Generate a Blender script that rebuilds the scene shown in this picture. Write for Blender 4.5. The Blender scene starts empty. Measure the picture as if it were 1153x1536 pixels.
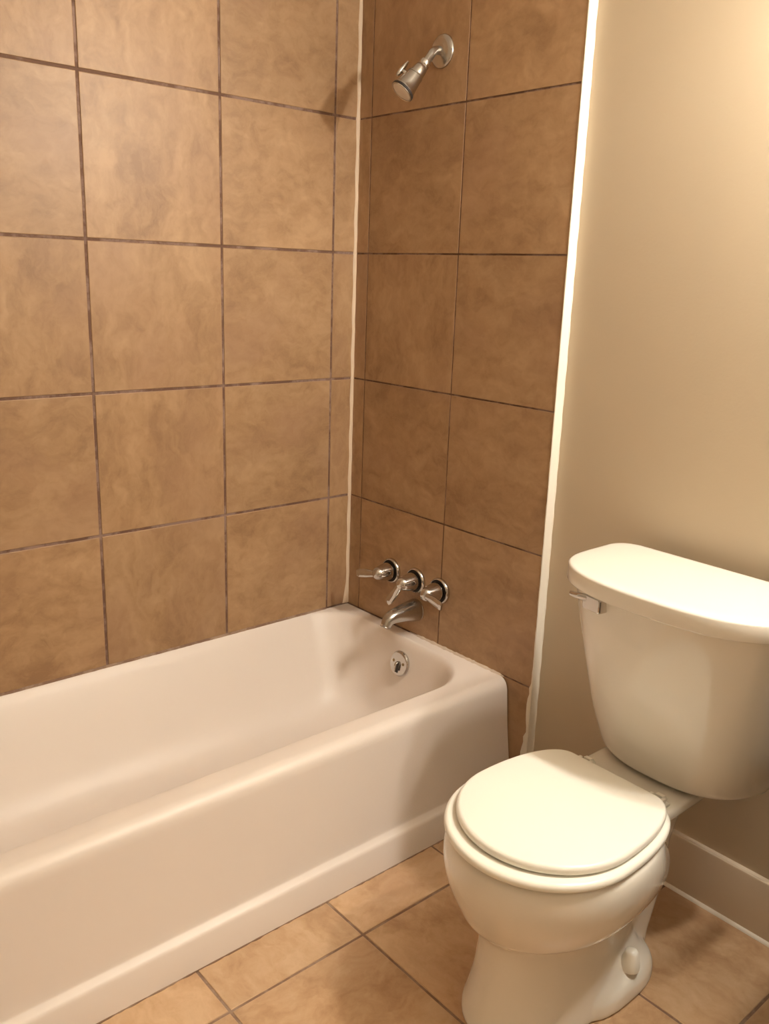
import bpy, bmesh, math, random
from mathutils import Vector, Matrix

random.seed(7)
sc = bpy.context.scene
col = sc.collection
PI = math.pi

# ------------------------------------------------------------------ camera, world, exposure
cam_d = bpy.data.cameras.new('camera')
cam_d.sensor_fit = 'HORIZONTAL'
cam_d.sensor_width = 36.0
cam_d.lens = 1323.81 * 36.0 / 1153.0
cam_d.clip_start = 0.02
cam = bpy.data.objects.new('camera', cam_d)
col.objects.link(cam)
_f = Vector((0.63674798, 0.72635028, -0.25878038)).normalized()
_d = Vector((-0.1442977, -0.21743288, -0.96535026))
_up = (-_d - _f * (-_d).dot(_f)).normalized()
_r = _f.cross(_up)
M3 = Matrix((_r, _up, -_f)).transposed()
cam.matrix_world = Matrix.Translation((-1.68478598, -2.08680478, 1.35918124)) @ M3.to_4x4()
sc.camera = cam

w = bpy.data.worlds.new('world')
sc.world = w
w.use_nodes = True
w.node_tree.nodes['Background'].inputs[0].default_value = (1.0, 0.9, 0.8, 1)
w.node_tree.nodes['Background'].inputs[1].default_value = 0.05

sc.view_settings.view_transform = 'Standard'
sc.view_settings.look = 'None'
sc.view_settings.gamma = 1.0
sc.view_settings.use_curve_mapping = False
sc.view_settings.exposure = 0.22

BULB_COLOR = (1.0, 0.935, 0.83)
BULB_STRENGTH = 500.0
FILL_COLOR = (1.0, 0.945, 0.85)
FILL_STRENGTH = 0.6
FILL_POS = (-1.35, -1.75)
LAMP = (-.125, -1.80, 1.96)

# ------------------------------------------------------------------ helpers
def link_mesh(name, bm, mats, parent=None, smooth=True, angle=40):
    bmesh.ops.recalc_face_normals(bm, faces=bm.faces)
    me = bpy.data.meshes.new(name)
    bm.to_mesh(me)
    bm.free()
    if not isinstance(mats, (list, tuple)):
        mats = [mats]
    for m in mats:
        me.materials.append(m)
    if smooth:
        for p in me.polygons:
            p.use_smooth = True
        me.set_sharp_from_angle(angle=math.radians(angle))
    o = bpy.data.objects.new(name, me)
    col.objects.link(o)
    if parent:
        o.parent = parent
    return o


def tag(o, label, cat, group=None):
    o['label'] = label
    o['category'] = cat
    if group:
        o['group'] = group
    return o


def thing(name, label, cat, loc, group=None):
    o = bpy.data.objects.new(name, None)
    o.empty_display_size = 0.05
    o.location = loc
    col.objects.link(o)
    return tag(o, label, cat, group)


def struct(o):
    o['kind'] = 'structure'
    return o


def box(bm, x0, x1, y0, y1, z0, z1, mat=0, bevel=0.0, seg=2):
    g = bmesh.ops.create_cube(bm, size=1.0)
    vs = g['verts']
    for v in vs:
        v.co = Vector((x0 + (v.co.x + .5) * (x1 - x0), y0 + (v.co.y + .5) * (y1 - y0), z0 + (v.co.z + .5) * (z1 - z0)))
    fs = list({f for v in vs for f in v.link_faces})
    for f in fs:
        f.material_index = mat
    if bevel > 0:
        es = list({e for v in vs for e in v.link_edges})
        r = bmesh.ops.bevel(bm, geom=es, offset=bevel, segments=seg, profile=0.5, affect='EDGES')
        for f in r['faces']:
            f.material_index = mat


def loft(bm, rings, cap0=True, cap1=True, closed=True, mat=0):
    R = [[bm.verts.new(p) for p in ring] for ring in rings]
    n = len(R[0])
    for a, b in zip(R[:-1], R[1:]):
        for i in range(n if closed else n - 1):
            j = (i + 1) % n
            try:
                f = bm.faces.new((a[i], a[j], b[j], b[i]))
                f.material_index = mat
            except ValueError:
                pass
    if cap0:
        bm.faces.new(R[0]).material_index = mat
    if cap1:
        bm.faces.new(R[-1]).material_index = mat
    return R


def frame(d):
    d = Vector(d).normalized()
    a = Vector((0, 0, 1)) if abs(d.z) < 0.9 else Vector((1, 0, 0))
    u = d.cross(a).normalized()
    v = d.cross(u).normalized()
    return d, u, v


def lathe(bm, origin, axis, prof, n=40, mat=0, cap0=True, cap1=True):
    """prof: list of (distance along axis, radius)"""
    d, u, v = frame(axis)
    o = Vector(origin)
    rings = []
    for h, r in prof:
        r = max(r, 1e-5)
        rings.append([o + d * h + (u * math.cos(2 * PI * i / n) + v * math.sin(2 * PI * i / n)) * r for i in range(n)])
    loft(bm, rings, cap0, cap1, True, mat)


def catmull(pts, sub):
    out = []
    n = len(pts)
    for i in range(n - 1):
        p0 = pts[max(i - 1, 0)]; p1 = pts[i]; p2 = pts[i + 1]; p3 = pts[min(i + 2, n - 1)]
        for k in range(sub):
            t = k / sub
            out.append(tuple(0.5 * (2 * b + (c - a) * t + (2 * a - 5 * b + 4 * c - e) * t * t + (3 * b - a - 3 * c + e) * t ** 3)
                             for a, b, c, e in zip(p0, p1, p2, p3)))
    out.append(tuple(pts[-1]))
    return out


def sweep(bm, path, sect, n=28, mat=0, side=(0, 1, 0), power=2.0):
    """sweep an elliptic/superelliptic section along path; sect: list of (half width along side, half height)"""
    P = [Vector(p) for p in path]
    s = Vector(side).normalized()
    rings = []
    for i, p in enumerate(P):
        t = (P[min(i + 1, len(P) - 1)] - P[max(i - 1, 0)]).normalized()
        s2 = (s - t * s.dot(t)).normalized()
        u = t.cross(s2).normalized()
        a, b = sect[i]
        ring = []
        for k in range(n):
            an = 2 * PI * k / n
            c, si = math.cos(an), math.sin(an)
            c = math.copysign(abs(c) ** (2 / power), c); si = math.copysign(abs(si) ** (2 / power), si)
            ring.append(p + s2 * (a * c) + u * (b * si))
        rings.append(ring)
    loft(bm, rings, True, True, True, mat)


# ------------------------------------------------------------------ materials
def mat(name):
    m = bpy.data.materials.new(name)
    m.use_nodes = True
    nt = m.node_tree
    return m, nt, nt.nodes['Principled BSDF']


def simple(name, color, rough=0.5, metal=0.0, coat=0.0, noise=0.0, nscale=6.0, bump=0.0, bscale=80.0):
    m, nt, b = mat(name)
    b.inputs['Base Color'].default_value = (*color, 1)
    b.inputs['Roughness'].default_value = rough
    b.inputs['Metallic'].default_value = metal
    if coat:
        b.inputs['Coat Weight'].default_value = coat
        b.inputs['Coat Roughness'].default_value = 0.08
    tc = nt.nodes.new('ShaderNodeTexCoord')
    if noise:
        n = nt.nodes.new('ShaderNodeTexNoise')
        n.inputs['Scale'].default_value = nscale
        n.inputs['Detail'].default_value = 5
        nt.links.new(tc.outputs['Object'], n.inputs['Vector'])
        mp = nt.nodes.new('ShaderNodeMapRange')
        mp.inputs['To Min'].default_value = 1 - noise
        mp.inputs['To Max'].default_value = 1 + noise
        nt.links.new(n.outputs['Fac'], mp.inputs['Value'])
        mx = nt.nodes.new('ShaderNodeMix'); mx.data_type = 'RGBA'; mx.blend_type = 'MULTIPLY'
        mx.inputs['Factor'].default_value = 1
        mx.inputs['A'].default_value = (*color, 1)
        nt.links.new(mp.outputs['Result'], mx.inputs['B'])
        nt.links.new(mx.outputs['Result'], b.inputs['Base Color'])
    if bump:
        n2 = nt.nodes.new('ShaderNodeTexNoise')
        n2.inputs['Scale'].default_value = bscale
        n2.inputs['Detail'].default_value = 3
        nt.links.new(tc.outputs['Object'], n2.inputs['Vector'])
        bp = nt.nodes.new('ShaderNodeBump')
        bp.inputs['Strength'].default_value = bump
        bp.inputs['Distance'].default_value = 0.002
        nt.links.new(n2.outputs['Fac'], bp.inputs['Height'])
        nt.links.new(bp.outputs['Normal'], b.inputs['Normal'])
    return m


def tile_material(name, dark, mid, light, accent, rough, streak_a=(1.3, 1.3, .75), streak_b=(.8, .8, 1.25)):
    m, nt, b = mat(name)
    N, L = nt.nodes, nt.links
    tc = N.new('ShaderNodeTexCoord')
    geo = N.new('ShaderNodeNewGeometry')
    mul = N.new('ShaderNodeMath'); mul.operation = 'MULTIPLY'; mul.inputs[1].default_value = 57.0
    L.new(geo.outputs['Random Per Island'], mul.inputs[0])
    # warp
    wn = N.new('ShaderNodeTexNoise'); wn.noise_dimensions = '4D'
    wn.inputs['Scale'].default_value = 13; wn.inputs['Detail'].default_value = 4
    L.new(tc.outputs['Object'], wn.inputs['Vector']); L.new(mul.outputs[0], wn.inputs['W'])
    # each tile is laid one way or the other: its streaks run up or across
    fr = N.new('ShaderNodeMath'); fr.operation = 'FRACT'
    m3 = N.new('ShaderNodeMath'); m3.operation = 'MULTIPLY'; m3.inputs[1].default_value = 7.31
    L.new(geo.outputs['Random Per Island'], m3.inputs[0]); L.new(m3.outputs[0], fr.inputs[0])
    gt = N.new('ShaderNodeMath'); gt.operation = 'GREATER_THAN'; gt.inputs[1].default_value = .5
    L.new(fr.outputs[0], gt.inputs[0])
    st = N.new('ShaderNodeMix'); st.data_type = 'VECTOR'
    st.inputs['A'].default_value = streak_a; st.inputs['B'].default_value = streak_b
    L.new(gt.outputs[0], st.inputs['Factor'])
    vs = N.new('ShaderNodeVectorMath'); vs.operation = 'MULTIPLY'
    L.new(tc.outputs['Object'], vs.inputs[0]); L.new(st.outputs['Result'], vs.inputs[1])
    va = N.new('ShaderNodeVectorMath'); va.operation = 'MULTIPLY_ADD'
    va.inputs[1].default_value = (.10, .10, .10)
    L.new(wn.outputs['Color'], va.inputs[0]); L.new(vs.outputs[0], va.inputs[2])
    n1 = N.new('ShaderNodeTexNoise'); n1.noise_dimensions = '4D'
    n1.inputs['Scale'].default_value = 6.5; n1.inputs['Detail'].default_value = 7; n1.inputs['Roughness'].default_value = .66
    L.new(va.outputs[0], n1.inputs['Vector']); L.new(mul.outputs[0], n1.inputs['W'])
    n2 = N.new('ShaderNodeTexNoise'); n2.noise_dimensions = '4D'
    n2.inputs['Scale'].default_value = 30; n2.inputs['Detail'].default_value = 6; n2.inputs['Roughness'].default_value = .6
    L.new(va.outputs[0], n2.inputs['Vector']); L.new(mul.outputs[0], n2.inputs['W'])
    mixf = N.new('ShaderNodeMix'); mixf.data_type = 'FLOAT'; mixf.inputs['Factor'].default_value = .36
    L.new(n1.outputs['Fac'], mixf.inputs['A']); L.new(n2.outputs['Fac'], mixf.inputs['B'])
    cr = N.new('ShaderNodeValToRGB')
    e = cr.color_ramp.elements
    e[0].position = .375; e[0].color = (*dark, 1)
    e[1].position = .615; e[1].color = (*light, 1)
    k = e.new(.5); k.color = (*mid, 1)
    L.new(mixf.outputs['Result'], cr.inputs['Fac'])
    # rosy accent blotches
    n3 = N.new('ShaderNodeTexNoise'); n3.noise_dimensions = '4D'
    n3.inputs['Scale'].default_value = 4; n3.inputs['Detail'].default_value = 4
    L.new(va.outputs[0], n3.inputs['Vector'])
    ad = N.new('ShaderNodeMath'); ad.operation = 'ADD'; ad.inputs[1].default_value = 13.0
    L.new(mul.outputs[0], ad.inputs[0]); L.new(ad.outputs[0], n3.inputs['W'])
    mp = N.new('ShaderNodeMapRange'); mp.inputs['From Min'].default_value = .5; mp.inputs['From Max'].default_value = .72
    mp.inputs['To Max'].default_value = .55
    L.new(n3.outputs['Fac'], mp.inputs['Value'])
    mx = N.new('ShaderNodeMix'); mx.data_type = 'RGBA'
    mx.inputs['B'].default_value = (*accent, 1)
    L.new(mp.outputs['Result'], mx.inputs['Factor']); L.new(cr.outputs['Color'], mx.inputs['A'])
    # per tile value shift
    mp2 = N.new('ShaderNodeMapRange'); mp2.inputs['To Min'].default_value = .93; mp2.inputs['To Max'].default_value = 1.06
    L.new(geo.outputs['Random Per Island'], mp2.inputs['Value'])
    mm = N.new('ShaderNodeMix'); mm.data_type = 'RGBA'; mm.blend_type = 'MULTIPLY'; mm.inputs['Factor'].default_value = 1
    L.new(mx.outputs['Result'], mm.inputs['A']); L.new(mp2.outputs['Result'], mm.inputs['B'])
    L.new(mm.outputs['Result'], b.inputs['Base Color'])
    b.inputs['Roughness'].default_value = rough
    bp = N.new('ShaderNodeBump'); bp.inputs['Strength'].default_value = .12; bp.inputs['Distance'].default_value = .002
    L.new(mixf.outputs['Result'], bp.inputs['Height']); L.new(bp.outputs['Normal'], b.inputs['Normal'])
    return m


def grout_material(name, dark, light):
    m, nt, b = mat(name)
    N, L = nt.nodes, nt.links
    tc = N.new('ShaderNodeTexCoord')
    n = N.new('ShaderNodeTexNoise'); n.inputs['Scale'].default_value = 11; n.inputs['Detail'].default_value = 6; n.inputs['Roughness'].default_value = .7
    L.new(tc.outputs['Object'], n.inputs['Vector'])
    cr = N.new('ShaderNodeValToRGB')
    e = cr.color_ramp.elements
    e[0].position = .46; e[0].color = (*dark, 1)
    e[1].position = .58; e[1].color = (*light, 1)
    L.new(n.outputs['Fac'], cr.inputs['Fac']); L.new(cr.outputs['Color'], b.inputs['Base Color'])
    b.inputs['Roughness'].default_value = .85
    return m


M = {}
M['tile'] = tile_material('tan_wall_tile', (.270, .155, .078), (.370, .226, .117), (.445, .287, .158), (.330, .190, .113), .45)
M['floor_tile'] = tile_material('tan_floor_tile', (.43, .26, .138), (.56, .365, .21), (.64, .445, .275), (.48, .30, .185), .36, (1.4, .8, 1), (.8, 1.4, 1))
M['grout'] = grout_material('brown_grout', (.15, .080, .052), (.27, .18, .145))
M['floor_grout'] = grout_material('brown_floor_grout', (.22, .13, .085), (.33, .23, .165))
M['paint'] = simple('beige_paint', (.52, .425, .30), .42, noise=.02, nscale=2, bump=.12, bscale=160)
M['room_paint'] = simple('cream_room_paint', (.50, .43, .34), .6, noise=.02, nscale=2)
M['ceiling'] = simple('white_ceiling_paint', (.82, .78, .70), .8)
M['trim'] = simple('white_trim_paint', (.82, .76, .66), .35, noise=.03, nscale=30)
M['base'] = simple('white_baseboard_paint', (.66, .55, .42), .35, noise=.02, nscale=10)
M['caulk'] = simple('cream_caulk', (.66, .53, .39), .5, noise=.06, nscale=25, bump=.2, bscale=60)
M['enamel'] = simple('white_tub_enamel', (.79, .71, .645), .42, coat=.0, noise=.012, nscale=5)
M['tub_caulk'] = simple('grubby_tub_caulk', (.58, .47, .37), .6, noise=.2, nscale=40)
M['china'] = simple('white_vitreous_china', (.82, .78, .70), .12, coat=.5)
M['seat'] = simple('white_seat_plastic', (.90, .875, .79), .28)
M['chrome'] = simple('chrome', (.60, .58, .56), .10, 1.0, noise=.05, nscale=30)
M['chrome_dull'] = simple('satin_chrome', (.52, .50, .47), .24, 1.0, noise=.05, nscale=30)
M['dark'] = simple('dark_gap', (.03, .022, .018), .6)
M['nozzle'] = simple('pale_spray_face', (.75, .66, .58), .4, noise=.05, nscale=200)
M['brass'] = simple('dull_screw', (.30, .22, .12), .4, .8)

# ------------------------------------------------------------------ structure
ROOM_L, ROOM_F, ROOM_H = -2.45, -2.75, 2.36
WALL_X = 0.025          # painted surface of the right wall; the tile face is x = 0
RIM = 0.333
P = 0.3628


def tile_panel(bm, to3, us, vs, gap, proud, bev):
    """bevelled tiles between successive grout lines us, vs; to3(u, v, depth) gives the point"""
    for i in range(len(us) - 1):
        for j in range(len(vs) - 1):
            u0, u1, v0, v1 = us[i] + gap / 2, us[i + 1] - gap / 2, vs[j] + gap / 2, vs[j + 1] - gap / 2
            if u1 - u0 < .004 or v1 - v0 < .004:
                continue
            rings = []
            for ins, dep in ((0, -proud * 1.5), (0, -bev), (bev * .3, -bev * .3), (bev, 0)):
                rings.append([to3(u0 + ins, v0 + ins, dep), to3(u1 - ins, v0 + ins, dep),
                              to3(u1 - ins, v1 - ins, dep), to3(u0 + ins, v1 - ins, dep)])
            loft(bm, rings, False, True, True, 1)


zl = [1.418 + P * k for k in range(-3, 3)]
zl = [RIM + .002] + zl[1:] if zl[0] < RIM + .05 else [RIM + .002] + zl
zl = [.3345, .695, 1.057, 1.418, 1.780, 2.143, ROOM_H + .01]

# back wall (long side of the tub)
bm = bmesh.new()
box(bm, -1.62, 0.10, 0.0022, 0.10, -.02, ROOM_H, 0)
xs = [0.002, -.0845, -.4475, -.8105, -1.1735, -1.505][::-1]
tile_panel(bm, lambda u, v, d: (u, 0 - d, v), xs, zl, .0068, .0022, .0016)
struct(link_mesh('wall_back', bm, [M['grout'], M['tile']], angle=20))

# tiled end wall that carries the plumbing: the tile layer stands proud of the painted wall
bm = bmesh.new()
box(bm, 0.0018, 0.10, -.7675, 0.0022, -.02, ROOM_H, 0)
ys = [0.002, -.0542, -.4172, -.7690][::-1]
tile_panel(bm, lambda u, v, d: (0 - d, u, v), ys, zl, .0046, .0018, .0005)
tile_panel(bm, lambda u, v, d: (0 - d, u, v), [-.7690, -.4172], [-.03, .3345], .0046, .0018, .0014)
struct(link_mesh('wall_end', bm, [M['grout'], M['tile']], angle=20))

bm = bmesh.new()
box(bm, WALL_X, 0.10, ROOM_F, -.7675, -.02, ROOM_H)
struct(link_mesh('wall_right', bm, M['paint']))

bm = bmesh.new()
box(bm, ROOM_L - .1, ROOM_L, ROOM_F - .1, .1, -.02, ROOM_H)
struct(link_mesh('wall_left', bm, M['room_paint']))
bm = bmesh.new()
box(bm, ROOM_L, .1, ROOM_F - .1, ROOM_F, -.02, ROOM_H)
struct(link_mesh('wall_front', bm, M['room_paint']))
bm = bmesh.new()
box(bm, ROOM_L, -1.505, -.77, .1, -.02, ROOM_H)
struct(link_mesh('wall_alcove', bm, M['room_paint']))
bm = bmesh.new()
box(bm, ROOM_L - .1, .1, ROOM_F - .1, .1, ROOM_H, ROOM_H + .08)
struct(link_mesh('ceiling', bm, M['ceiling']))

# floor
bm = bmesh.new()
box(bm, ROOM_L - .1, .1, ROOM_F - .1, .1, -.1, -.0015, 0)
fx = sorted([0.012] + [-.3245 - .3255 * k for k in range(7)])
fy = sorted([-.885 - .3165 * k for k in range(-1, 6)])
fx[0] = max(fx[0], ROOM_L); fy = [max(ROOM_F, y) for y in fy]
tile_panel(bm, lambda u, v, d: (u, v, d), fx, fy, .0058, .0015, .0014)
struct(link_mesh('floor', bm, [M['floor_grout'], M['floor_tile']], angle=20))

# cream caulk bead in the tiled corner
bm = bmesh.new()
rings = []
for k in range(60):
    z = RIM + .004 + (ROOM_H - RIM - .004) * k / 59
    a = .0105 + .0015 * math.sin(k * 1.7) + (.012 if k == 0 else .004 if k == 1 else 0)
    b = .0030 + .0008 * math.sin(k * 2.3 + 1)
    rings.append([(.001, .001, z), (-a, .001, z), (-a * .85, -.0022, z), (-a * .4, -.0042, z), (-.002, -b, z), (.001, -b, z)])
loft(bm, rings)
struct(link_mesh('trim_1', bm, M['caulk'], angle=60))

# white painted edge of the tile layer, ragged where it was brushed near the floor
bm = bmesh.new()
rings = []
n = 150
for k in range(n):
    z = .0 + (ROOM_H) * k / (n - 1)
    rag = .0012 + .0008 * math.sin(k * .9) + .0006 * math.sin(k * 2.7)
    if z < .34:
        rag += .004 + .005 * max(0, math.sin(z * 47 + 1.2)) + .003 * abs(math.sin(z * 140)) + (.006 if z < .2 else 0)
    yo = -.7705
    rings.append([(-.0006, -.7690 + rag, z), (-.0012, -.7690, z), (-.0004, yo, z), (WALL_X - .003, yo - .0006, z),
                  (WALL_X - .0008, yo - .0025 - .001 * math.sin(k * 1.3), z), (WALL_X + .0015, yo - .003, z), (WALL_X + .0015, -.7672, z), (.0004, -.7672 + rag, z)])
loft(bm, rings)
struct(link_mesh('trim_2', bm, M['trim'], angle=35))

# grey grout seam between tub rim and back tiles and along the apron foot
bm = bmesh.new()
random.seed(3)
for (x0, x1, y0, y1) in ((-1.49, -.09, -.0030, .002),):
    rings = []
    for k in range(121):
        x = x0 + (x1 - x0) * k / 120
        j = random.uniform(-.0004, .0004)
        rings.append([(x, y1, RIM - .003), (x, y0 - .001 + j, RIM - .003), (x, y0 + j, RIM + .002), (x, -.0006, RIM + .006 + j), (x, y1, RIM + .006)])
    loft(bm, rings)
struct(link_mesh('trim_3', bm, M['floor_grout'], angle=60))
bm = bmesh.new()
rings = []
for k in range(141):
    x = -1.50 + 1.495 * k / 140
    j = random.uniform(-.0016, .0012)
    rings.append([(x, -.752, -.001), (x, -.7585 + j, -.001), (x, -.7578 + j, .0016), (x, -.752, .003)])
loft(bm, rings)
struct(link_mesh('trim_4', bm, M['floor_grout'], angle=60))

# lumpy caulk bead between the tub end and the tiled end wall
bm = bmesh.new()
rings = []
for k in range(90):
    y = -.30 - .372 * k / 89
    t = .0042 * min(1, k / 14) + .0012 * math.sin(k * .83) * math.sin(k * .31) + random.uniform(-.0005, .0005)
    t = max(t, .0012)
    if k > 82: t *= (90 - k) / 8
    rings.append([(.001, y, RIM - .003), (-t * 1.7, y, RIM - .003), (-t * 1.6, y, RIM + .0012), (-t * .8, y, RIM + t * .6), (-.0006, y, RIM + t * 1.1), (.001, y, RIM + t * 1.1)])
loft(bm, rings)
struct(link_mesh('trim_6', bm, M['tub_caulk'], angle=70))

# baseboard
bm = bmesh.new()
prof = [(WALL_X + .001, 0), (.0075, 0), (.0075, .004), (.0105, .0055), (.0105, .132), (.0122, .1365), (.0155, .139), (WALL_X + .001, .140)]
loft(bm, [[(x, y, z) for x, z in prof] for y in (-.7715, ROOM_F)])
struct(link_mesh('baseboard_right', bm, M['base'], angle=25))
bm = bmesh.new()
loft(bm, [[(x, y, z) for x, z in [(.010, 0), (.0035, 0), (.0045, .0035), (.008, .0065), (.0105, .0068)]] for y in (-.7715, ROOM_F)])
struct(link_mesh('trim_5', bm, M['trim'], angle=60))

# ------------------------------------------------------------------ bathtub
tub = thing('bathtub', 'white enamelled alcove bathtub with a plain sloped apron', 'bathtub', (-.75, -.38, 0))
tub_inv = Vector((-.75, -.38, 0))


def rrect(x0, x1, y0, y1, rs, nc=14, nl=70, ns=20):
    """counter-clockwise loop from the front-left corner: front side, front-right corner, right, back-right, back, back-left, left, front-left.
    rs = radii (front-left, front-right, back-right, back-left)"""
    fl, fr, br, bl = rs
    pts = []
    def line(a, b, n):
        for i in range(n):
            t = i / n
            pts.append((a[0] + (b[0] - a[0]) * t, a[1] + (b[1] - a[1]) * t))
    def arc(c, r, a0):
        for i in range(nc):
            a = a0 + (PI / 2) * i / nc
            pts.append((c[0] + r * math.cos(a), c[1] + r * math.sin(a)))
    line((x0 + fl, y0), (x1 - fr, y0), nl)
    arc((x1 - fr, y0 + fr), fr, -PI / 2)
    line((x1, y0 + fr), (x1, y1 - br), ns)
    arc((x1 - br, y1 - br), br, 0)
    line((x1 - br, y1), (x0 + bl, y1), nl)
    arc((x0 + bl, y1 - bl), bl, PI / 2)
    line((x0, y1 - bl), (x0, y0 + fl), ns)
    arc((x0 + fl, y0 + fl), fl, PI)
    return pts


TL = -1.503
keys = [  # x0, x1, y0, y1, r front, r back, z
    (TL + .055, -.034, -.6235, -.003, .155, .13, .3330),
    (TL + .064, -.041, -.6165, -.0055, .155, .13, .3312),
    (TL + .074, -.048, -.609, -.0125, .152, .128, .322),
    (TL + .085, -.054, -.602, -.025, .150, .126, .303),
    (TL + .120, -.068, -.590, -.058, .145, .122, .240),
    (TL + .180, -.086, -.575, -.098, .140, .118, .160),
    (TL + .230, -.108, -.555, -.130, .135, .115, .105),
    (TL + .280, -.150, -.520, -.170, .125, .11, .070),
    (TL + .340, -.215, -.455, -.235, .10, .10, .056),
    (TL + .420, -.300, -.380, -.300, .04, .04, .052),
]
keys = catmull(keys, 4)
rings = [[(x, y, z) for x, y in rrect(x0, x1, y0, y1, (rf, rf, rb, rb))] for x0, x1, y0, y1, rf, rb, z in keys]
outer = [(x, y, RIM) for x, y in rrect(TL, -.0024, -.655, -.0006, (.001,) * 4)]
mid = [(a[0] * .3 + b[0] * .7, a[1] * .3 + b[1] * .7, RIM + .0004) for a, b in zip(outer, rings[0])]
bm = bmesh.new()
R = loft(bm, [outer, mid] + rings, False, True)
front = R[0][0:71] + [R[0][70 + 13]]
front = R[0][0:71]
apr = catmull([(-.655, RIM), (-.667, .3318), (-.678, .3265), (-.686, .317), (-.690, .304), (-.692, .285), (-.701, .20), (-.7155, .100),
               (-.7190, .080)], 4)
apr += [(-.7200, .0735), (-.7220, .0700), (-.7330, .0640), (-.7365, .0612), (-.7385, .0570), (-.7400, .052), (-.7565, .0015), (-.7565, .0005)]
prev = front
for (y, z) in apr[1:]:
    cur = [bm.verts.new((v.co.x, y, z)) for v in front]
    for i in range(70):
        bm.faces.new((prev[i], cur[i], cur[i + 1], prev[i + 1]))
    prev = cur
for v in bm.verts:
    v.co -= tub_inv
o = link_mesh('tub_shell', bm, M['enamel'], tub, angle=50)

# overflow plate on the end wall of the basin (wall leans: normal tilts up)
oc = Vector((-.0645, -.335, .2625))
on = Vector((-1, 0, .22)).normalized()
bm = bmesh.new()
lathe(bm, oc - tub_inv, on, [(-.004, .033), (.003, .0375), (.007, .0375), (.0105, .0345), (.0115, .030), (.0118, .001)], 48)
plate = link_mesh('overflow_plate', bm, M['chrome'], tub, angle=35)
plate['label'] = 'round chrome overflow plate'
d, u, v = frame(on)
side = Vector((0, 1, 0)); upv = on.cross(side).normalized()
if upv.z < 0: upv = -upv
for s in (-1, 1):
    bm = bmesh.new()
    lathe(bm, oc + on * .0112 + side * (.0205 * s) + upv * .004 - tub_inv, on, [(0, .0045), (.0012, .0045), (.0022, .003), (.0024, .0002)], 16)
    link_mesh('screw', bm, M['brass'], plate)
bm = bmesh.new()
c = oc + on * .0118 - upv * .010 - tub_inv
Rr = []
for dd, k in ((0, 1), (.0006, 1)):
    Rr.append([c + on * dd + side * (x * k) + upv * (z * k) for x, z in ((-.005, -.017), (.005, -.017), (.005, .013), (.003, .0165), (-.003, .0165), (-.005, .013))])
loft(bm, Rr)
link_mesh('lever_slot', bm, M['dark'], plate, smooth=False)
bm = bmesh.new()
pth = [oc + on * .011 + upv * .002 - tub_inv, oc + on * .017 + upv * .0035 - tub_inv, oc + on * .0225 - upv * .003 - tub_inv, oc + on * .023 - upv * .012 - tub_inv, oc + on * .0215 - upv * .023 - tub_inv]
pth = catmull([tuple(p) for p in pth], 4)
sweep(bm, pth, [(.0042, .003)] * len(pth), 14, side=(0, 1, 0))
link_mesh('trip_lever', bm, M['chrome'], plate)

# ------------------------------------------------------------------ tub faucet handles
def handle(y, z, ang, label):
    o0 = Vector((0, y, z))
    t = thing('faucet_handle', label, 'faucet handle', o0, 'chrome lever handles over the tub')
    bm = bmesh.new()
    lathe(bm, (0, 0, 0), (-1, 0, 0), [(0, .0380), (.003, .0380), (.007, .0372), (.0100, .0350), (.0108, .0335), (.0098, .0322), (.002, .0318)], 48, cap1=False)
    link_mesh('escutcheon', bm, M['chrome'], t, angle=50)
    bm = bmesh.new()
    lathe(bm, (0, 0, 0), (-1, 0, 0), [(.002, .0235), (.008, .0250), (.014, .0265), (.020, .0268), (.032, .0255), (.045, .0225), (.055, .0200), (.063, .0170), (.068, .0125), (.071, .007), (.072, .001)], 40)
    link_mesh('bell', bm, M['chrome'], t, angle=50)
    bm = bmesh.new()
    lathe(bm, (0, 0, 0), (-1, 0, 0), [(.0018, .0215), (.0024, .0318), (.0030, .0318), (.0032, .0215)], 40)
    link_mesh('groove_shade', bm, M['dark'], t)  # near-black disc: shade of the deep recess put in as colour
    d = Vector((0, math.cos(ang), math.sin(ang)))
    out = Vector((-1, 0, 0))
    pts = [out * .056 - d * .014, out * .061 + d * .002, out * .0625 + d * .020, out * .064 + d * .042, out * .068 + d * .064, out * .072 + d * .080]
    pth = catmull([tuple(p) for p in pts], 4)
    n = len(pth)
    sec = []
    for i in range(n):
        k = i / (n - 1)
        wd = .0135 - .0030 * math.sin(min(1, k * 1.6) * PI) - .001 * k
        h = .0085 - .0045 * k
        if k > .93: wd *= .8; h *= .7
        if k < .06: wd *= .7; h *= .7
        sec.append((wd, h))
    bm = bmesh.new()
    sweep(bm, pth, sec, 24, side=out.cross(d), power=2.6)
    link_mesh('lever', bm, M['chrome'], t, angle=60)
    return t


handle(-.209, .503, math.radians(-12), 'chrome lever handle nearest the tiled corner, its lever pointing toward the corner')
handle(-.317, .502, math.radians(-57), 'middle chrome lever handle directly above the tub spout, its lever pointing down')
handle(-.417, .500, math.radians(187), 'chrome lever handle farthest from the tiled corner, its lever pointing away from it')

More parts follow.
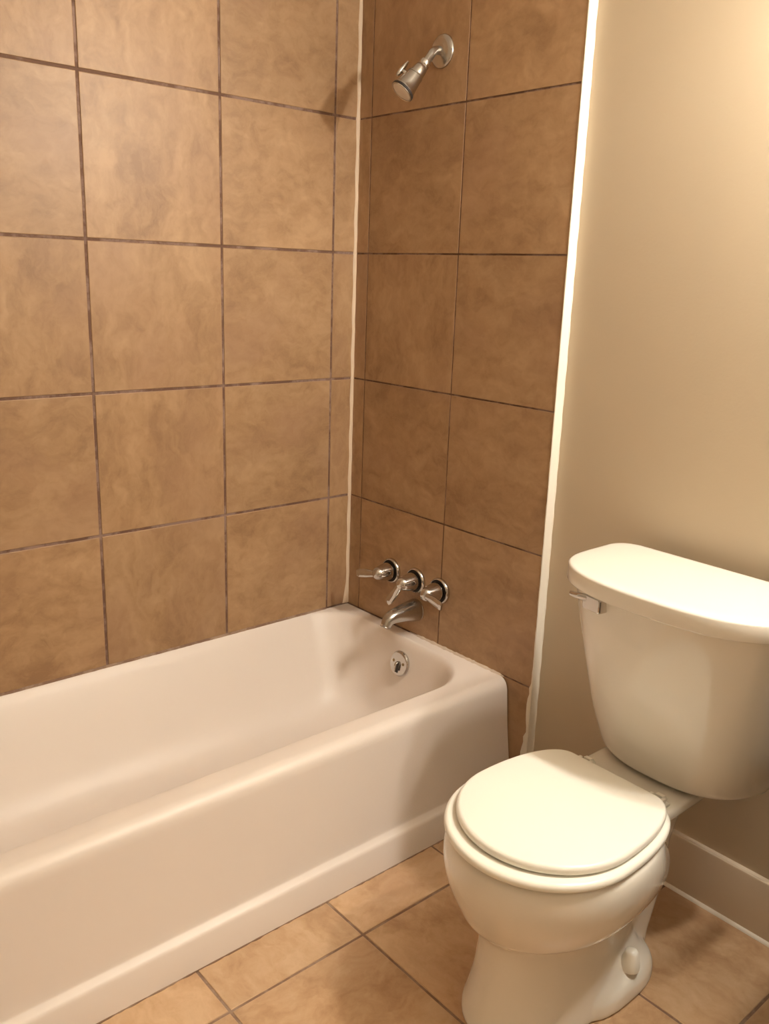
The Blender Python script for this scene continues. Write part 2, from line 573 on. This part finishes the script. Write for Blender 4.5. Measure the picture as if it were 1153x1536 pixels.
# ------------------------------------------------------------------ tub spout
sp = thing('tub_spout', 'chrome tub spout on the tile below the middle lever handle', 'tub spout', (0, -.322, .412))
pts = [(0, 0, 0), (-.012, 0, .0005), (-.040, 0, .002), (-.070, 0, .001), (-.092, 0, -.001), (-.107, 0, -.007), (-.115, 0, -.017), (-.118, 0, -.024)]
pth = catmull(pts, 5)
sk = catmull([(.031, .033), (.0305, .0325), (.027, .027), (.0235, .0225), (.0205, .0195), (.0185, .0170), (.0165, .0145), (.0160, .0130)], 5)
bm = bmesh.new()
sweep(bm, pth, sk, 36, power=2.3)
link_mesh('spout_body', bm, M['chrome_dull'], sp, angle=50)
bm = bmesh.new()
lathe(bm, (0, 0, 0), (-1, 0, 0), [(0, .0335), (.002, .0335), (.003, .0325), (.0032, .030)], 40)
link_mesh('wall_ring', bm, M['chrome_dull'], sp, angle=40)
bm = bmesh.new()
lathe(bm, (-.118, 0, -.0235), (-.3, 0, -1), [(0, .0155), (.0015, .0165), (.004, .016), (.0042, .012), (.0015, .0115)], 32)
link_mesh('outlet_lip', bm, M['chrome'], sp)

# ------------------------------------------------------------------ shower head
sh = thing('shower_head', 'chrome shower head on a short bent arm, high on the tiled end wall', 'shower head', (0, -.325, 1.906))
bm = bmesh.new()
lathe(bm, (0, 0, 0), (-1, 0, 0), [(0, .040), (.002, .040), (.005, .0385), (.008, .034), (.010, .026), (.012, .017), (.013, .0135)], 48)
link_mesh('flange', bm, M['chrome_dull'], sh, angle=50)
D = Vector((-.62, .18, -.76)).normalized()
bm = bmesh.new()
pts = [(.001, 0, 0), (-.014, 0, 0), (-.026, 0, -.003), (-.036, 0, -.010), (-.044, 0, -.020), (-.058, 0, -.036), (-.066, 0, -.0445)]
pth = catmull(pts, 5)
sweep(bm, pth, [(.0105, .0105)] * len(pth), 24)
link_mesh('arm', bm, M['chrome_dull'], sh, angle=60)
bm = bmesh.new()
o0 = Vector((-.056, 0, -.034))
lathe(bm, o0, D, [(-.002, .0105), (0, .0145), (.006, .0150), (.012, .0145), (.014, .013)], 32)
col_ = link_mesh('collar', bm, M['chrome'], sh, angle=50)
bm = bmesh.new()
lathe(bm, o0, D, [(.013, .0125), (.016, .0155), (.024, .0175), (.036, .0185), (.040, .0185), (.0405, .0205), (.045, .0215), (.0455, .0205), (.056, .0225), (.072, .0250), (.086, .0280), (.089, .0296), (.096, .0300), (.099, .0290), (.0985, .0262), (.097, .0258)], 44)
body = link_mesh('head_body', bm, M['chrome_dull'], sh, angle=35)
bm = bmesh.new()
lathe(bm, o0, D, [(.0972, .0260), (.0976, .0245), (.099, .023), (.0996, .001)], 40)
link_mesh('spray_face', bm, M['nozzle'], sh, angle=50)['label'] = 'pale spray face'
bm = bmesh.new()
lathe(bm, o0, D, [(.0905, .0295), (.0912, .0306), (.0965, .0308), (.0975, .0298)], 44, cap0=False, cap1=False)
link_mesh('rim_band', bm, M['dark'], sh, angle=50)['label'] = 'dark rubber rim'
# volume knob on the far side of the body
s0 = o0 + D * .052
kn = Vector((-.55, .75, .36)); kn = (kn - D * kn.dot(D)).normalized()
bm = bmesh.new()
lathe(bm, s0 + kn * .016, kn, [(0, .0065), (.022, .0055), (.024, .0045)], 20)
stem = link_mesh('control_stem', bm, M['chrome'], sh)
bm = bmesh.new()
c0 = s0 + kn * .036
pth = [tuple(c0 - D * .027), tuple(c0 - D * .014), tuple(c0), tuple(c0 + D * .012), tuple(c0 + D * .018)]
sweep(bm, pth, [(.004, .003), (.007, .005), (.0085, .006), (.007, .0055), (.004, .003)], 20, side=kn.cross(D))
link_mesh('control_lever', bm, M['chrome'], sh)

# ------------------------------------------------------------------ toilet
TY, TZ = -1.216, 0.0
toilet = thing('toilet', 'white two-piece toilet with the round lid closed, beside the tub', 'toilet', (-.42, TY, 0))
T0 = Vector((-.42, TY, 0))


def egg(xf, xb, hw, n=64, pf=2.0, pb=2.6, cx=None):
    """closed outline (local to y = 0): elliptical nose toward -x, squarer back toward +x"""
    c = (xf + xb) / 2 if cx is None else cx
    out = []
    for i in range(n):
        a = 2 * PI * i / n
        ca, sa = math.cos(a), math.sin(a)
        if ca >= 0:
            e = 2 / pb; L = xb - c
        else:
            e = 2 / pf; L = c - xf
        out.append((c + L * math.copysign(abs(ca) ** e, ca), hw * math.copysign(abs(sa) ** (2 / (pb if ca >= 0 else pf)), sa)))
    return out


def apply_mods(o):
    dg = bpy.context.evaluated_depsgraph_get()
    me = bpy.data.meshes.new_from_object(o.evaluated_get(dg))
    o.modifiers.clear()
    old = o.data
    o.data = me
    bpy.data.meshes.remove(old)
    for p in me.polygons:
        p.use_smooth = True


def tl(ring, z, yo=0):
    return [(x - T0.x, y + yo, z) for x, y in ring]


# bowl, pedestal, foot and tank deck, merged into one china body
bm = bmesh.new()
K = [  # z, xf, xb, hw, cx
    (.000, -.652, -.24, .120, -.45),
    (.012, -.656, -.24, .122, -.45),
    (.040, -.648, -.23, .115, -.45),
    (.090, -.636, -.22, .106, -.45),
    (.150, -.630, -.20, .100, -.45),
    (.185, -.632, -.19, .102, -.45),
    (.203, -.638, -.17, .110, -.45),
    (.215, -.650, -.15, .134, -.455),
    (.226, -.660, -.145, .150, -.46),
    (.245, -.669, -.155, .163, -.465),
    (.275, -.681, -.19, .177, -.47),
    (.310, -.690, -.225, .187, -.472),
    (.340, -.690, -.245, .189, -.474),
    (.362, -.686, -.255, .186, -.474),
    (.374, -.679, -.26, .180, -.474),
]
K = catmull(K, 4)
loft(bm, [tl(egg(xf, xb, hw, 72, 2.0, 2.2, cx), z) for z, xf, xb, hw, cx in K])
# rear trapway block under the deck
K = [(.0, -.44, -.20, .080), (.05, -.44, -.19, .078), (.15, -.44, -.15, .078), (.24, -.46, -.13, .072), (.30, -.47, -.10, .074), (.338, -.475, -.055, .100), (.352, -.48, -.045, .118), (.366, -.48, -.045, .118), (.374, -.478, -.049, .114)]
loft(bm, [tl(egg(xf, xb, hw, 72, 3.5, 6.0), z) for z, xf, xb, hw in K])
# foot flange
K = [(.0, -.50, -.222, .138), (.010, -.50, -.220, .140), (.030, -.495, -.221, .138), (.044, -.48, -.226, .131), (.054, -.46, -.236, .121), (.068, -.45, -.248, .108), (.092, -.44, -.258, .094), (.125, -.43, -.262, .082), (.17, -.43, -.26, .072)]
loft(bm, [tl(egg(xf, xb, hw, 72, 3.0, 3.2), z) for z, xf, xb, hw in K])
bowl = link_mesh('bowl', bm, M['china'], toilet)
md = bowl.modifiers.new('r', 'REMESH'); md.mode = 'VOXEL'; md.voxel_size = .0036; md.adaptivity = 0
ms = bowl.modifiers.new('s', 'SMOOTH'); ms.factor = .5; ms.iterations = 16
apply_mods(bowl)

for s in (-1, 1):
    bm = bmesh.new()
    lathe(bm, (-.340 - T0.x, s * .117, .058), (0, 0, 1), [(0, .019), (.012, .0188), (.022, .0165), (.032, .0138), (.037, .0128), (.041, .010), (.043, .005), (.0435, .0005)], 32)
    link_mesh('bolt_cap', bm, M['seat'], toilet, angle=60)

# seat ring and lid
def pad(ring, z0, z1, rad, inset=None):
    rr = []
    cx = sum(p[0] for p in ring) / len(ring); cy = sum(p[1] for p in ring) / len(ring)
    def ins(dv):
        o = []
        n = len(ring)
        for i in range(n):
            a = Vector(ring[i - 1]); b = Vector(ring[(i + 1) % n])
            t = (b - a).normalized(); nn = Vector((t.y, -t.x))
            p = Vector(ring[i]) - nn * dv
            o.append((p.x, p.y))
        return o
    S = 8
    rr.append(tl(ins(rad * 1.0), z0))
    for k in range(S + 1):
        a = -PI / 2 + PI / 2 * k / S
        rr.append(tl(ins(rad * (1 - math.cos(a))), z0 + rad * .7 + rad * .7 * math.sin(a)))
    for k in range(S + 1):
        a = PI / 2 * k / S
        rr.append(tl(ins(rad * (1 - math.cos(a))), z1 - rad + rad * math.sin(a)))
    if inset:
        rr.append(tl(ins(inset), z1 + .0015))
    return rr


def dshape(xf, xb, hw, cx, n=96, corner=.055):
    """round front, flat back with rounded corners; from analytic half profiles"""
    pts = []
    # back corner start -> front -> other side, counter-clockwise seen from above
    import math as m
    poly = []
    for i in range(61):                      # front semi ellipse from +y side to -y side
        a = PI / 2 + PI * i / 60
        poly.append((cx + (cx - xf) * m.cos(a), hw * m.sin(a)))
    # sides drawn back with a taper, then the flat back
    L = xb - cx
    bh = hw * .56
    side = []
    for i in range(1, 25):
        a = PI / 2 * i / 24
        e = 2 / 2.25
        side.append((cx + L * m.sin(a) ** e, bh * 0 + (hw - bh) * m.cos(a) ** e + bh))
    right = [(x, -y) for x, y in side]
    back = [(xb, -bh + 2 * bh * i / 14) for i in range(1, 14)]
    left = [(x, y) for x, y in side][::-1]
    return poly + right + back + left


seat_out = dshape(-.690, -.285, .183, -.500)
bm = bmesh.new()
loft(bm, pad(seat_out, .378, .3955, .009))
seat = link_mesh('seat', bm, M['seat'], toilet, angle=60)
lid_out = dshape(-.664, -.288, .1705, -.488)
bm = bmesh.new()
loft(bm, pad(lid_out, .3975, .4155, .0085, .03))
lid = link_mesh('lid', bm, M['seat'], toilet, angle=60)
# hinges: two plastic posts behind the lid
for s in (-1, 1):
    y = s * .086
    bm = bmesh.new()
    box(bm, -.290 - T0.x, -.240 - T0.x, y - .017, y + .017, .372, .3785, 0, .002)
    box(bm, -.292 - T0.x, -.258 - T0.x, y - .017, y - .009, .376, .396, 0, .002)
    box(bm, -.292 - T0.x, -.258 - T0.x, y + .009, y + .017, .376, .396, 0, .002)
    g = [(-.258, .395), (-.246, .393), (-.236, .381), (-.242, .377), (-.254, .378)]
    loft(bm, [[(x - T0.x, y + dy, z) for x, z in g] for dy in (-.008, .008)])
    link_mesh('hinge', bm, M['seat'], toilet, angle=40)

# tank
YC = -1.245 - TY


def tank_ring(xb, xs, xf, hw, rc=.06, rb=.03, n=14, pw=2.5):
    """plan outline: flat back at xb, sides reach xs (front corner), bowed front reaching xf at the middle"""
    pts = []
    for i in range(n + 1):                  # back corners (+y first)
        a = PI / 2 * i / n
        pts.append((xb - rb + rb * math.cos(a), hw - rb + rb * math.sin(a)))
    for i in range(1, 8):
        pts.append((xb - rb + (xs + rc - xb + rb) * i / 8, hw))
    # front corner + bow from +y to -y as superellipse arc
    m = 48
    for i in range(m + 1):
        a = PI / 2 + PI * i / m
        e = 2 / pw
        ca, sa = math.cos(a), math.sin(a)
        y = hw * math.copysign(abs(sa) ** e, sa)
        x = (xs + rc) - (xs + rc - xf) * abs(ca) ** e
        pts.append((x, y))
    for i in range(7, 0, -1):
        pts.append((xb - rb + (xs + rc - xb + rb) * i / 8, -hw))
    for i in range(n, -1, -1):
        a = PI / 2 * i / n
        pts.append((xb - rb + rb * math.cos(a), -(hw - rb + rb * math.sin(a))))
    return pts


bm = bmesh.new()
K = [  # z, xb, xs, xf, hw
    (.3765, -.065, -.080, -.168, .152),
    (.378, -.05, -.085, -.185, .165),
    (.384, -.042, -.095, -.200, .175),
    (.396, -.036, -.105, -.209, .183),
    (.425, -.032, -.115, -.219, .190),
    (.480, -.030, -.135, -.231, .203),
    (.560, -.028, -.155, -.246, .215),
    (.640, -.026, -.175, -.260, .225),
    (.720, -.024, -.195, -.273, .2335),
    (.772, -.022, -.205, -.281, .237),
]
K = catmull(K, 4)
loft(bm, [tl(tank_ring(xb, xs, xf, hw), z, YC) for z, xb, xs, xf, hw in K])
tank = link_mesh('tank', bm, M['china'], toilet, angle=60)
# tank lid
bm = bmesh.new()
lo = []
for z, ins in ((.7640, .012), (.7640, .004), (.7655, .001), (.768, 0), (.7965, .0003), (.7990, .0012), (.8008, .003), (.8018, .006), (.8024, .012), (.8029, .020), (.8032, .03)):
    lo.append(tl(tank_ring(-.020 - ins * .6, -.232 + ins, -.312 + ins, .2430 - ins, .075, .050), z, YC))
loft(bm, lo)
link_mesh('tank_lid', bm, M['china'], toilet, angle=60)
# flush lever on the front left corner
fl = Vector((-.270 - T0.x, -1.122 - TY, .7425))
bm = bmesh.new()
rr = []
fd = Vector((-.985, .17, 0)).normalized()       # outwards from the tank front
fs = Vector((-.17, -.985, 0)).normalized()      # along the tank to the right
for dd, k in ((-.012, 1), (.010, 1), (.0135, .95), (.015, .86)):
    rr.append([fl + fd * dd + fs * (x * k) + Vector((0, 0, z * k)) for x, z in
               ((-.025, -.012), (-.022, -.015), (.022, -.015), (.025, -.012), (.025, .012), (.022, .015), (-.022, .015), (-.025, .012))])
loft(bm, rr)
lev = link_mesh('flush_lever', bm, M['chrome'], toilet, angle=25)
lev['label'] = 'chrome flush lever'
bm = bmesh.new()
a0 = fl + fd * .010 - fs * .014 + Vector((0, 0, .007))
pth = [a0, a0 - fs * .014 + fd * .004, a0 - fs * .028 + fd * .006 + Vector((0, 0, -.001)), a0 - fs * .044 + fd * .004 + Vector((0, 0, -.003))]
pth = catmull([tuple(p) for p in pth], 3)
n = len(pth)
sweep(bm, pth, [(.0085 - .004 * i / n, .0055 - .002 * i / n) for i in range(n)], 18, side=(0, 0, 1), power=3)
link_mesh('lever_arm', bm, M['chrome'], lev, angle=50)

# ------------------------------------------------------------------ lamps out of the frame: the wall bar, and an added ceiling fill
def emit(name, color, s):
    m = bpy.data.materials.new(name)
    m.use_nodes = True
    nt = m.node_tree
    nt.nodes.clear()
    e = nt.nodes.new('ShaderNodeEmission')
    e.inputs[0].default_value = (*color, 1)
    e.inputs[1].default_value = s
    o = nt.nodes.new('ShaderNodeOutputMaterial')
    nt.links.new(e.outputs[0], o.inputs[0])
    return m


M['bulb'] = emit('frosted_bulb_glow', BULB_COLOR, BULB_STRENGTH)
vl = thing('vanity_light', 'chrome wall bar with two round frosted bulbs, high on the beige wall', 'wall lamp', (WALL_X, LAMP[1], LAMP[2]))
bm = bmesh.new()
box(bm, -.030, -.0005, -.24, .24, -.055, .055, 0, .006)
link_mesh('back_plate', bm, M['chrome'], vl)
for y in (-.12, .12):
    bm = bmesh.new()
    lathe(bm, (-.028, y, 0), (-1, 0, 0), [(0, .030), (.004, .030), (.012, .024), (.055, .020), (.085, .019)], 32)
    so = link_mesh('bulb_socket', bm, M['chrome'], vl)
    bm = bmesh.new()
    bmesh.ops.create_uvsphere(bm, u_segments=32, v_segments=20, radius=.043)
    for v in bm.verts:
        v.co += Vector((LAMP[0] - WALL_X, y, 0))
    link_mesh('bulb', bm, M['bulb'], so)

M['fill_dome'] = emit('fill_dome_glow', FILL_COLOR, FILL_STRENGTH)  # added weak fill with no known source, lifts the shadows
cl = thing('added_ceiling_fill', 'round frosted fill lamp added to the white ceiling', 'added fill lamp', (FILL_POS[0], FILL_POS[1], ROOM_H))
bm = bmesh.new()
lathe(bm, (0, 0, 0), (0, 0, -1), [(.0, .16), (.02, .16), (.025, .155)], 48)
link_mesh('base_ring', bm, M['trim'], cl)
bm = bmesh.new()
lathe(bm, (0, 0, 0), (0, 0, -1), [(.024, .15), (.04, .146), (.06, .125), (.075, .085), (.082, .04), (.084, .001)], 48)
link_mesh('fill_dome', bm, M['fill_dome'], cl)

# ------------------------------------------------------------------ unseen cabinet out of the frame, assumed and added to darken the tank side
M['cabinet'] = simple('grey_cabinet_paint', (.13, .13, .13), .45, noise=.03, nscale=8)  # kept dark to cut the bounce onto the tank and wall
M['stone'] = simple('pale_counter', (.55, .50, .43), .3, noise=.08, nscale=30)
va_ = thing('added_vanity', 'unseen grey cabinet with a pale counter, added right of the toilet to shade it', 'added_vanity', (-.19, -2.05, 0))
VY = -2.05
bm = bmesh.new()
box(bm, -.15, .20, -.40, .40, .09, .775, 0, .003)
box(bm, -.09, .20, -.40, .40, .0, .09, 0, .001)
link_mesh('cabinet_body', bm, M['cabinet'], va_, angle=30)
bm = bmesh.new()
loft(bm, [[(x + .19, y + 2.05, z) for x, y in ((WALL_X - .0006, -1.58), (-.25, -1.58), (-.41, -1.60), (-.43, -1.62), (-.43, -2.52), (WALL_X - .0006, -2.52))] for z in (.775, .81)])
bmesh.ops.bevel(bm, geom=bm.edges[:], offset=.004, segments=2, affect='EDGES')
link_mesh('countertop', bm, M['stone'], va_, angle=30)
for s_ in (-1, 1):
    bm = bmesh.new()
    box(bm, -.168, -.1505, s_ * .2 - .185, s_ * .2 + .185, .12, .75, 0, .004)
    dr = link_mesh('door', bm, M['cabinet'], va_, angle=30)
    bm = bmesh.new()
    lathe(bm, (-.1685, s_ * .04, .62), (-1, 0, 0), [(0, .006), (.010, .006), (.014, .013), (.022, .013), (.025, .008)], 24)
    link_mesh('knob', bm, M['chrome'], dr)
